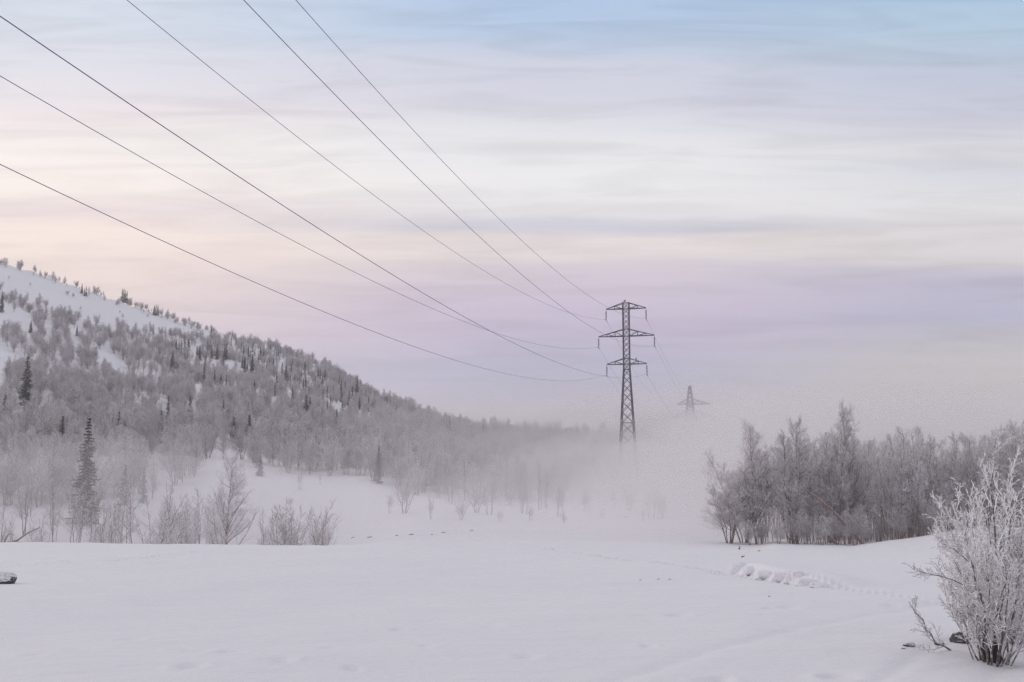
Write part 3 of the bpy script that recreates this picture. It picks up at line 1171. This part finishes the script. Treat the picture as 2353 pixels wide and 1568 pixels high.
zr = [z + INS - G1 for z in FIT['z']]        # arm heights above the pylon foot
wb = .49
lev = [(zr[0] + .98, wb), (zr[0], wb)]
for k in range(1, 4):
    lev.append((zr[0] - k * (zr[0] - zr[1] - 1.13) / 4, wb))
lev += [(zr[1] + 1.13, wb), (zr[1], wb)]
for k in range(1, 4):
    lev.append((zr[1] - k * (zr[1] - zr[2] - .93) / 4, wb))
lev += [(zr[2] + .93, wb), (zr[2], wb), (zr[2] - .85, wb)]
zz_, ww_ = zr[2] - .85, wb
st = 1.15
hor = [0, 1, 5, 6, 10, 11, 12]
while zz_ > .3:
    zz_ -= st
    if zz_ < 1.2:
        zz_ = 0
    ww_ = wb + (zr[2] - .85 - zz_) * .0545
    lev.append((max(zz_, -.3), ww_))
    st *= 1.085
    if len(lev) in (19, 23):
        hor.append(len(lev) - 1)
arms = []
for (zc, half, rise, npan) in ((zr[0], FIT['a'][0], .93, 1), (zr[1], 4.5, 1.08, 2), (zr[2], FIT['a'][2], .88, 1)):
    for s in (-1, 1):
        arms.append((s, half, wb, zc, rise, npan))
pylon('pylon', FIT['x0'], FIT['y0'], G1, -FIT['phi'], lev, hor, arms,
      'near lattice pylon with six cross-arms rising out of the fog above the trees')

# far anchor pylon, half lost in the fog
Y2 = 335.0
X2 = ray(1585, 900)[0] * Y2
G2 = H(X2, Y2)


def rel(v):
    return EYE + ray(1585, v)[1] * Y2 - G2


t2, a2, b2_, c2 = rel(889), rel(929), rel(959), rel(990)
lev2 = [(t2, .25), (t2 - 1.6, .45), (t2 - 3.1, .65), (t2 - 4.6, .85), (a2, 1.0), (a2 - 1.6, 1.15), (a2 - 3.1, 1.3), (b2_, 1.5), (b2_ - 2.2, 1.75),
        (c2, 2.0), (c2 - 2.6, 2.3), (c2 - 5.2, 2.6), (c2 - 8.0, 2.95), (c2 - 11, 3.3), (c2 - 14.5, 3.75), (-.4, 4.2)]
lev2 = [l for i, l in enumerate(lev2) if l[0] > .5 or i == len(lev2) - 1]
s2 = Y2 / F
arms2 = [(-1, 29 * s2, 1.0, a2, 1.7, 1), (1, 45 * s2, 1.0, a2, 1.7, 2), (-1, 43 * s2, 1.5, b2_, 2.0, 2), (1, 62 * s2, 1.5, b2_, 2.0, 2),
         (-1, 26 * s2, 2.0, c2, 1.8, 1), (1, 38 * s2, 2.0, c2, 1.8, 2)]
pyl2 = pylon('pylon', X2, Y2, G2, -.2, lev2, [0, 4, 7, 9, 12], arms2,
             'far lattice pylon fading into the fog right of and behind the near one', leg=.46, brace=.26, hang=False)
Vt, Qt = bars([((0, 0, t2), (0, 0, t2 + .5), .16), ((0, 0, t2 + .3), (1.2, 0, t2 + .2), .14)], .1)
link('earth_wire_peak', mesh_from('earth_wire_peak', Vt, Qt, M_STEEL, smooth=False), pyl2)

NAMES = {'L1': 'upper left', 'L2': 'middle left', 'L3': 'lower left', 'R1': 'upper right', 'R2': 'middle right', 'R3': 'lower right'}
ax = np.array([math.cos(FIT['phi']), -math.sin(FIT['phi'])])
dr = -np.array([math.sin(FIT['phi']), math.cos(FIT['phi'])])


def damper(name, C, R_, s_at, parent):
    """stockbridge damper hung under the conductor"""
    p = Vector(C(s_at))
    q = Vector(C(s_at + .25)) - Vector(C(s_at - .25))
    q.normalize()
    lo = p - Vector((0, 0, .10))
    V, Q = bars([(p, lo, .05), (lo - q * .2, lo + q * .2, .035), (lo - q * .28, lo - q * .14, .09), (lo + q * .14, lo + q * .28, .09)], .05)
    link('damper', mesh_from('damper', V, Q, M_STEEL, smooth=False), parent)


for key, lab in NAMES.items():
    sg = -1 if key[0] == 'L' else 1
    l = int(key[1]) - 1
    p0 = np.array([FIT['x0'], FIT['y0']]) + sg * FIT['a'][l] * ax

    def C(s):
        xy = p0 + dr * s
        return (xy[0], xy[1], FIT['z'][l] + FIT['A'][key] * s + FIT['B'][key] * s * s)
    ss = np.linspace(0, 235, 120)
    P = np.array([C(s) for s in ss])[None]
    V, Q = tubes(P, np.full((1, len(ss)), .0135), 6)
    o = link('power_line', mesh_from('power_line', V, Q, M_WIRE))
    tag(o, f'conductor from the near pylon {lab} insulator sweeping overhead to the upper left', 'power line', 'conductors on the near span')
    damper('damper', C, 0, .9, o)
    # far span
    sdn, half2, w2, zc2, _, _ = [a_ for a_ in arms2 if a_[0] == sg][l]
    ca, sa = math.cos(-.2), math.sin(-.2)
    end = np.array([X2 + sdn * half2 * ca, Y2 + sdn * half2 * sa, G2 + zc2])
    st_ = np.array([p0[0], p0[1], FIT['z'][l]])
    tt = np.linspace(0, 1, 60)
    P = st_[None] * (1 - tt[:, None]) + end[None] * tt[:, None]
    P[:, 2] -= 5.2 * 4 * tt * (1 - tt)
    V, Q = tubes(P[None], np.full((1, 60), .0135), 5)
    o = link('power_line', mesh_from('power_line', V, Q, M_WIRE))
    tag(o, f'conductor from the near pylon {lab} insulator down to the far pylon in fog', 'power line', 'conductors on the far span')

    def C2(s):
        t_ = s / 190.0
        p_ = st_ * (1 - t_) + end * t_
        p_[2] -= 5.2 * 4 * t_ * (1 - t_)
        return tuple(p_)
    damper('damper', C2, 0, .9, o)


# birds on the near pylon
def blob(center, rad, seed=0, sub=3, noise=.0):
    import bmesh
    bm = bmesh.new()
    bmesh.ops.create_icosphere(bm, subdivisions=sub, radius=1)
    V = np.array([v.co[:] for v in bm.verts])
    Fc = np.array([[v.index for v in f.verts] for f in bm.faces])
    bm.free()
    if noise:
        gx = V * 1.9
        d = sum(np.sin(gx @ np.random.default_rng(seed + i).normal(0, 1.2, 3) + i) for i in range(5)) / 5
        V = V * (1 + noise * d)[:, None]
    return V * np.array(rad) + np.array(center), Fc


def bird(loc, rz, label):
    A = blob((0, 0, .17), (.19, .10, .12))
    Bh = blob((.15, 0, .33), (.085, .07, .075))
    Vs, Fs, o = [], [], 0
    for V, Fc in (A, Bh):
        Vs.append(V)
        Fs.append(Fc + o)
        o += len(V)
    nk = tubes(np.array([[(.06, 0, .2), (.11, 0, .27), (.15, 0, .33)]], float), np.array([[.09, .075, .06]]), 8)
    tail = tubes(np.array([[(-.1, 0, .15), (-.22, 0, .10), (-.36, 0, .04)]], float), np.array([[.07, .05, .04]]), 6)
    beak = tubes(np.array([[(.2, 0, .33), (.25, 0, .325), (.31, 0, .31)]], float), np.array([[.03, .02, .004]]), 6)
    lg = tubes(np.array([[(.0, s * .04, .1), (.01, s * .04, .05), (.02, s * .04, 0)] for s in (-1, 1)], float), np.full((2, 3), .012), 5)
    V, Q = merge([nk, tail, beak, lg])
    me = mesh_from('bird', np.concatenate(Vs + [V]), [np.concatenate(Fs), Q + o], M_BIRD)
    b = link('bird', me, None, loc)
    b.rotation_euler = (0, 0, rz)
    tag(b, label, 'bird', 'birds perched on the near pylon')


def on_pylon(lx, ly, lz):
    c, s = math.cos(-FIT['phi']), math.sin(-FIT['phi'])
    return (FIT['x0'] + lx * c - ly * s, FIT['y0'] + lx * s + ly * c, G1 + lz)


bird(on_pylon(-.12, -wb, zr[0] + .98 + .04), .6, 'black bird perched on the very top of the near pylon')
tb = (1.55 - wb) / (FIT['a'][2] - wb)
bird(on_pylon(1.55, -wb * (1 - tb), zr[2] + .88 * (1 - tb) + .08), 1.2, 'black bird perched on the lowest right cross-arm of the near pylon')


# ------------------------------------------------------------------ foreground bushes
def stems_mesh(g, n, Hh, spread, lean, r0, npt=9, curve=.9, zsink=.15):
    P, R = [], []
    t = np.linspace(0, 1, npt)
    for i in range(n):
        an = g.uniform(0, 2 * math.pi)
        k = spread * math.sqrt(g.uniform(0, 1))
        h = Hh * g.uniform(.55, 1.0) * (1 - .25 * (k / spread))
        dx, dy = math.cos(an) * k + lean[0], math.sin(an) * k + lean[1]
        wob = np.cumsum(g.normal(0, .018, (npt, 2)), 0)
        wob -= wob[0]
        bx, by = math.cos(an) * .06, math.sin(an) * .06
        p = np.column_stack([bx + dx * h * t ** curve + wob[:, 0], by + dy * h * t ** curve + wob[:, 1], -zsink + (h + zsink) * t])
        P.append(p)
        R.append(r0 * g.uniform(.6, 1.15) * (1 - .72 * t))
    return np.array(P), np.array(R)


def bush(name, x, y, seed, n, Hh, spread, lean, label, r0=.014, extra=None, tw=.0036, k1=8, k2=6, k3=3):
    g = np.random.default_rng(seed)
    root = link(name, None, None, (x, y, H(x, y)))
    tag(root, label, 'bush', 'frosted willow bushes in front on the right')
    P, R = stems_mesh(g, n, Hh, spread, lean, r0)
    if extra is not None:
        for pts, rr in extra:
            pts = np.array(pts, float)
            tt = np.linspace(0, 1, len(pts))
            q = np.column_stack([np.interp(np.linspace(0, 1, P.shape[1]), tt, pts[:, i]) for i in range(3)])
            q[1:] += g.normal(0, .008, q[1:].shape)
            P = np.concatenate([P, q[None]])
            R = np.concatenate([R, (rr * (1 - .7 * np.linspace(0, 1, P.shape[1])))[None]])
    V, Q = tubes(P, R, 7)
    link('stems', mesh_from('stems', V, Q, M_WSTEM), root)
    C1, R1, L1 = spawn(g, P, R, k1, .22, .99, 20, 46, Hh * .30, .5, 6, .12, .08, .62, .0048)
    C2, R2, L2 = spawn(g, C1, R1, k2, .12, 1.0, 22, 48, L1 * .48, .35, 4, .08, .09, .8, tw)
    C3, R3, L3 = spawn(g, C2, R2, k3, .1, .95, 25, 55, L2 * .55, .3, 3, .05, .10, .95, tw)
    V, Q = merge([tubes(C1, R1, 5), tubes(C2, R2, 4), tubes(C3, np.maximum(R3, tw), 4)])
    link('twigs', mesh_from('twigs', V, Q, M_WTWIG), root)
    return root


def loc3(u, v, y):
    a, e = ray(u, v)
    return np.array([a * y, y, EYE + e * y])


bx, by, bz = hit(2280, 1522)
B0 = np.array([bx, by, H(bx, by)])


def relp(*uvy):
    return [tuple(loc3(u, v, by + dy) - B0) for u, v, dy in uvy]


leader = (relp((2283, 1500, 0), (2292, 1380, .1), (2290, 1240, .1), (2275, 1130, .05), (2283, 1060, .0), (2288, 1018, 0)), .014)
armL = (relp((2278, 1480, 0), (2255, 1400, -.1), (2215, 1345, -.2), (2165, 1325, -.3), (2100, 1312, -.35)), .013)
armU = (relp((2278, 1490, 0), (2262, 1400, -.1), (2235, 1300, -.2), (2190, 1262, -.2), (2160, 1240, -.2)), .013)
bush('willow_bush', bx, by, 501, 24, 1.32, .62, (.04, 0), 'large hoarfrosted willow bush with a dark stub base in the lower right corner',
     r0=.011, extra=[leader, armL, armU])
x2, y2, z2 = hit(2372, 1508)
bush('willow_bush', x2 + .1, y2 + .55, 502, 24, 2.1, .38, (-.02, 0), 'taller dense frosted bush at the right picture edge behind the large willow',
     r0=.012)
x3, y3, z3 = hit(2318, 1498)
bush('willow_bush', x3 + .15, y3 + .5, 503, 14, 1.25, .6, (.1, .1), 'lower tangled frosted bush between the large willow and the edge bush', r0=.010)

# stump at the foot of the large willow
g = np.random.default_rng(9)
P = np.array([[(bx - .05, by, B0[2] - .1), (bx - .055, by, B0[2] + .09), (bx - .06, by, B0[2] + .2)],
              [(bx + .03, by - .03, B0[2] - .1), (bx + .035, by - .03, B0[2] + .1), (bx + .05, by - .03, B0[2] + .28)]], float)
V, Q = tubes(P, np.array([[.045, .038, .02], [.05, .042, .02]]), 9)
V += g.normal(0, .003, V.shape)
bushes = [o for o in COL.objects if o.name.startswith('willow_bush')]
st_o = link('base_stem', mesh_from('base_stem', V - B0, Q, M_WOOD), bushes[0])


def sapling(name, base, tip, label, r0=.012, seed=1, k=(11, 5, 3)):
    g = np.random.default_rng(seed)
    base, tip = np.array(base), np.array(tip)
    t = np.linspace(0, 1, 9)[:, None]
    P = (tip - base) * t + np.array([0, 0, -.09]) * (4 * t * (1 - t))
    P = P + np.vstack([[0, 0, 0], g.normal(0, .010, (8, 3))])
    P = np.vstack([P[:1] - (P[1] - P[0]) * .4, P[1:]])[None]
    R = (r0 * (1 - .75 * t[:, 0]))[None]
    root = link(name, None, None, base)
    tag(root, label, 'sapling')
    V, Q = tubes(P, R, 7)
    link('stem', mesh_from('stem', V, Q, M_WSTEM), root)
    Ln = np.linalg.norm(tip - base)
    C1, R1, L1 = spawn(g, P, R, k[0], .15, .99, 25, 60, Ln * .42, .5, 6, .12, .12, .6, .0042)
    C2, R2, L2 = spawn(g, C1, R1, k[1], .15, 1.0, 25, 55, L1 * .48, .4, 4, .08, .14, .8, .0034)
    C3, R3, L3 = spawn(g, C2, R2, k[2], .2, 1.0, 22, 60, L2 * .45, .3, 3, .06, .16, .95, .0032)
    V, Q = merge([tubes(C1, R1, 4), tubes(C2, R2, 4), tubes(C3, R3, 3)])
    link('twigs', mesh_from('twigs', V, Q, M_WTWIG), root)


sx, sy, sz = hit(2185, 1500)
sapling('leaning_sapling', (sx, sy, sz), loc3(2090, 1382, sy - .1), 'thin frosted sapling with a reddish stem leaning left beside the rocks', seed=4)
sx, sy, sz = hit(2160, 1497)
sapling('low_twig', (sx, sy, sz - .02), loc3(2122, 1480, sy), 'short bare twig lying out of the snow at the foot of the leaning sapling', r0=.006, seed=6, k=(4, 2, 1))


# ------------------------------------------------------------------ rocks, fallen wood, snow chunks
def rock(u, v, ru, rv, label, seed, name='rock', cat='rock', mat=None, deep=1.0, group=None, sink=.3, noise=.28):
    x, y, z = hit(u, v)
    k = y / F
    V, Fc = blob((0, 0, 0), (ru * k, ru * k * deep, rv * k), seed, 4, noise)
    r2 = np.random.default_rng(seed + 99)
    for _ in range(9):                      # broken faces
        nrm = unit(r2.normal(0, 1, 3) + np.array([0, 0, .3]))
        rad = np.array([ru * k, ru * k * deep, rv * k])
        q = (V / rad) @ nrm
        cut = r2.uniform(.55, .85)
        V = V - np.outer(np.maximum(q - cut, 0), nrm) * rad * .9
    V = V + r2.normal(0, .006 * ru * k * 3, V.shape) * .3
    me = mesh_from(name, V, Fc, mat or M_ROCK, smooth=False)
    o = link(name, me, None, (x, y + ru * k * .5, z + rv * k * (1 - sink * 2) * .6))
    o.rotation_euler = (0, 0, r2.uniform(-.4, .4))
    tag(o, label, cat, group)
    return o


rock(2, 1342, 34, 20, 'snow-capped dark boulder cut by the left picture edge', 61, sink=.12)
rock(2210, 1482, 25, 19, 'round dark rock poking out of the snow behind the bush twigs', 62, sink=.22)
rock(2160, 1486, 12, 9, 'small dark rock left of the round rock by the sapling foot', 63, sink=.2)
rock(2093, 1493, 13, 5, 'low black lump of bark lying on the snow left of the leaning sapling', 64, name='bark_lump', cat='wood', mat=M_WOOD, sink=.1)


def twig(u, v, du, dv, w, label, group='dark bits of wood lying on the snow'):
    x, y, z = hit(u, v)
    k = y / F
    p = np.array([(-du * k / 2, 0, -dv * k / 2), (-du * k * .1, .03, du * k * .06), (du * k * .2, 0, dv * k * .2 + du * k * .03), (du * k / 2, .02, dv * k / 2)])
    V1, Q1 = tubes(p[None], np.array([[w, w * .9, w * .6, w * .25]]) * k, 6)
    q = np.array([p[1], p[1] + (du * k * .12, 0, du * k * .10), p[1] + (du * k * .2, 0, du * k * .12)])
    V2, Q2 = tubes(q[None], np.array([[w * .5, w * .4, w * .2]]) * k, 5)
    V, Q = merge([(V1, Q1), (V2, Q2)])
    o = link('fallen_branch', mesh_from('fallen_branch', V, Q, M_WOOD), None, (x, y, z + w * k * .3))
    tag(o, label, 'branch', group)


twig(1440, 1190, 12, 1, 1.4, 'left one of two short dark branches on the foggy snow below the near pylon')
twig(1477, 1186, 10, 6, 1.2, 'right tilted one of two short dark branches on the foggy snow below the near pylon')
twig(2077, 1494, 14, 5, 1.1, 'short stick poking out left of the black bark lump')
twig(1699, 1318 - 55, 3, 14, 2.0, 'upright broken stick at the left foot of the thicket')
twig(1707, 1281, 10, 5, 1.6, 'dark bark piece lying on the left nose of the mound')
twig(1745, 1267, 6, 1, 1.1, 'dark speck of wood on the mound crest')
twig(1768, 1402 - 30, 5, 1, .9, 'tiny dark splinter on the open snow before the snow blocks')
for (u, v, du, w), s in zip([(812, 1237, 10, 1.1), (852, 1236, 16, 1.3), (912, 1232, 7, 1.2), (946, 1230, 12, 1.3), (993, 1229, 5, 1.2),
                             (1085, 1220, 9, .9), (1020, 1226, 13, .8)],
                            ('first', 'second', 'third', 'fourth', 'fifth', 'last', 'sixth')):
    twig(u, v, du, 1, w, f'{s} from the left of the dark splinters strewn along the far edge of the field')
for u, v in ((1472, 1334), (1514, 1332), (1540, 1334)):
    twig(u, v, 8, 1, .6, 'tiny dark splinter on the open snow in the middle of the field', 'tiny splinters in mid field')
x, y, z, h = at_px(38, 1200, 60)
g = np.random.default_rng(14)
P = np.array([[loc3(12, 1250, 58), loc3(40, 1242, 58), loc3(62, 1226, 58.3), loc3(92, 1212, 58.6)],
              [loc3(8, 1252, 57.5), loc3(14, 1236, 57.6), loc3(22, 1226, 57.6), loc3(30, 1230, 57.8)],
              [loc3(30, 1246, 58), loc3(60, 1248, 58), loc3(85, 1252, 58), loc3(100, 1262, 58)]])
V, Q = tubes(P, np.array([[.075, .06, .045, .02], [.05, .04, .03, .02], [.05, .04, .03, .02]]), 7)
tag(link('fallen_branch', mesh_from('fallen_branch', V, Q, M_TRUNK)), 'large forked fallen branch sticking up behind the snow edge on the far left', 'branch')
# two leaning dead trunks in the thicket
for (ua, va, ub, vb, r, lab) in ((2090 - 110, 1248, 1845, 1120, .07, 'pale dead trunk leaning left across the middle of the thicket'),
                                 (1922, 1248, 1862, 1215, .05, 'low bent dead branch reaching left at the foot of the thicket')):
    a_, b_ = loc3(ua, va, 45.2), loc3(ub, vb, 45.6)
    m_ = (a_ + b_) / 2 + np.array([0, 0, .25])
    V, Q = tubes(np.array([[a_ + (a_ - m_) * .1, m_, b_]]), np.array([[r, r * .75, r * .4]]), 8)
    tag(link('dead_trunk', mesh_from('dead_trunk', V, Q, M_TRUNK)), lab, 'trunk')


def snow_block(u, v, ru, rv, seed, label):
    x, y, z = hit(u, v)
    k = y / F
    V, Fc = blob((0, 0, 0), (1, 1, 1), seed, 4, .22)
    V = np.sign(V) * np.abs(V) ** .62
    V = V * np.array([ru * k, ru * k * 1.1, rv * k])
    g = np.random.default_rng(seed)
    V = V + g.normal(0, .004, V.shape)
    o = link('snow_block', mesh_from('snow_block', V, Fc, M_SNOW), None, (x, y + ru * k * .8, z + rv * k * .02))
    o.rotation_euler = (g.uniform(-.12, .12), g.uniform(-.15, .15), g.uniform(0, 3))
    tag(o, label, 'snow block', 'broken snow blocks heaped before the mound')


SB = [(1700, 1312, 17, 17, 'upright broken snow block at the left end of the row'), (1728, 1320, 16, 9, None),
      (1765, 1326, 20, 9, None), (1797, 1330, 18, 11, None), (1820, 1334, 11, 13, None),
      (1836, 1330, 13, 12, None), (1858, 1344, 24, 12, 'largest rounded snow block near the right end of the row'),
      (1890, 1350, 20, 7, 'low sloping snow block ending the row on the right'), (1808, 1345, 5, 4, None), (1744, 1334, 6, 3, None)]
for n_, (u, v, ru, rv, lab) in enumerate(SB):
    snow_block(u, v, ru, rv, 200 + n_, lab or 'small broken snow block in the row before the mound')

# ------------------------------------------------------------------ haze and valley fog
def vol_mat(name, dens, col, aniso=.25):
    m = bpy.data.materials.new(name)
    m.use_nodes = True
    nt = m.node_tree
    nt.nodes.clear()
    v = N(nt, 'ShaderNodeVolumePrincipled')
    v.inputs['Color'].default_value = col
    v.inputs['Density'].default_value = dens
    v.inputs['Anisotropy'].default_value = aniso
    o = N(nt, 'ShaderNodeOutputMaterial')
    nt.links.new(v.outputs[0], o.inputs['Volume'])
    return m


def box(name, x0, x1, y0, y1, z0, z1, mat):
    V = np.array([(x, y, z) for x in (x0, x1) for y in (y0, y1) for z in (z0, z1)], float)
    Q = np.array([(0, 1, 3, 2), (4, 6, 7, 5), (0, 4, 5, 1), (2, 3, 7, 6), (0, 2, 6, 4), (1, 5, 7, 3)])
    return link(name, mesh_from(name, V, Q, mat, smooth=False))


tag(box('haze', -1500, 1500, -1500, 1500, -60, 130, vol_mat('haze', .00042, (.94, .91, .95, 1))), kind='stuff')


def fog_bank(name, dens, top, y_a, y_b, left, edge, col, y_end=1400, fade=300, slant=.02):
    """closed body of fog lying in the valley: its top sinks below the snow towards the edges"""
    xs = np.concatenate([np.linspace(-140, 140, 57), [200, 300, 500, 900]])
    ys = np.concatenate([np.linspace(30, 260, 60), np.linspace(280, 600, 18), [800, 1100, 1500]])
    X, Y = np.meshgrid(xs, ys)
    fr = sst(Y, y_a, y_b) * (1 - sst(Y + 8 * wav(X, Y, 50, 73), y_end, y_end + fade))
    lf = sst(X - left - slant * (np.minimum(Y, 900) - 150), -edge, edge)
    T = -9 + (top + 9) * fr * lf + (.02 * top + .3) * wav(X, Y, 85, 71) * fr * lf
    T[:, -1] = -9
    T[-1] = -9
    T = np.maximum(T, -9)
    T[0] = -9
    T[:, 0] = -9
    nx, ny = len(xs), len(ys)
    Vt = np.column_stack([X.ravel(), Y.ravel(), T.ravel()])
    Vb = np.column_stack([X.ravel(), Y.ravel(), np.full(X.size, -14.0)])
    I = np.arange(nx * ny).reshape(ny, nx)
    q = np.stack([I[:-1, :-1], I[:-1, 1:], I[1:, 1:], I[1:, :-1]], -1).reshape(-1, 4)
    o = nx * ny
    ring = np.concatenate([I[0, :-1], I[:-1, -1], I[-1, :0:-1], I[:0:-1, 0]])
    rn = np.roll(ring, -1)
    side = np.stack([ring + o, rn + o, rn, ring], -1)
    me = mesh_from(name, np.vstack([Vt, Vb]), np.concatenate([q, q[:, ::-1] + o, side]), vol_mat(name, dens, col), smooth=False)
    b = link(name, me)
    tag(b, kind='stuff')


FOGC = (.93, .90, .925, 1)
fog_bank('fog_bank', .019, 4.5, 78, 138, -10, 30, FOGC, slant=.24)
fog_bank('fog_bank', .016, 10.0, 88, 155, -8, 36, FOGC, slant=.20)
fog_bank('fog_bank', .0042, 18.0, 100, 210, -20, 50, FOGC, slant=.12)
fog_bank('fog_bank', .0013, 34.0, 190, 420, -50, 90, FOGC, slant=.08)
fog_bank('fog_bank', .0150, 4.0, 36, 66, -66, 44, FOGC, 66, 75)
fog_bank('fog_bank', .0120, 7.5, 24, 52, 8, 16, FOGC, 110, 90)
fog_bank('fog_bank', .0045, 21.0, 78, 190, -42, 48, FOGC, 215, 90, slant=.12)
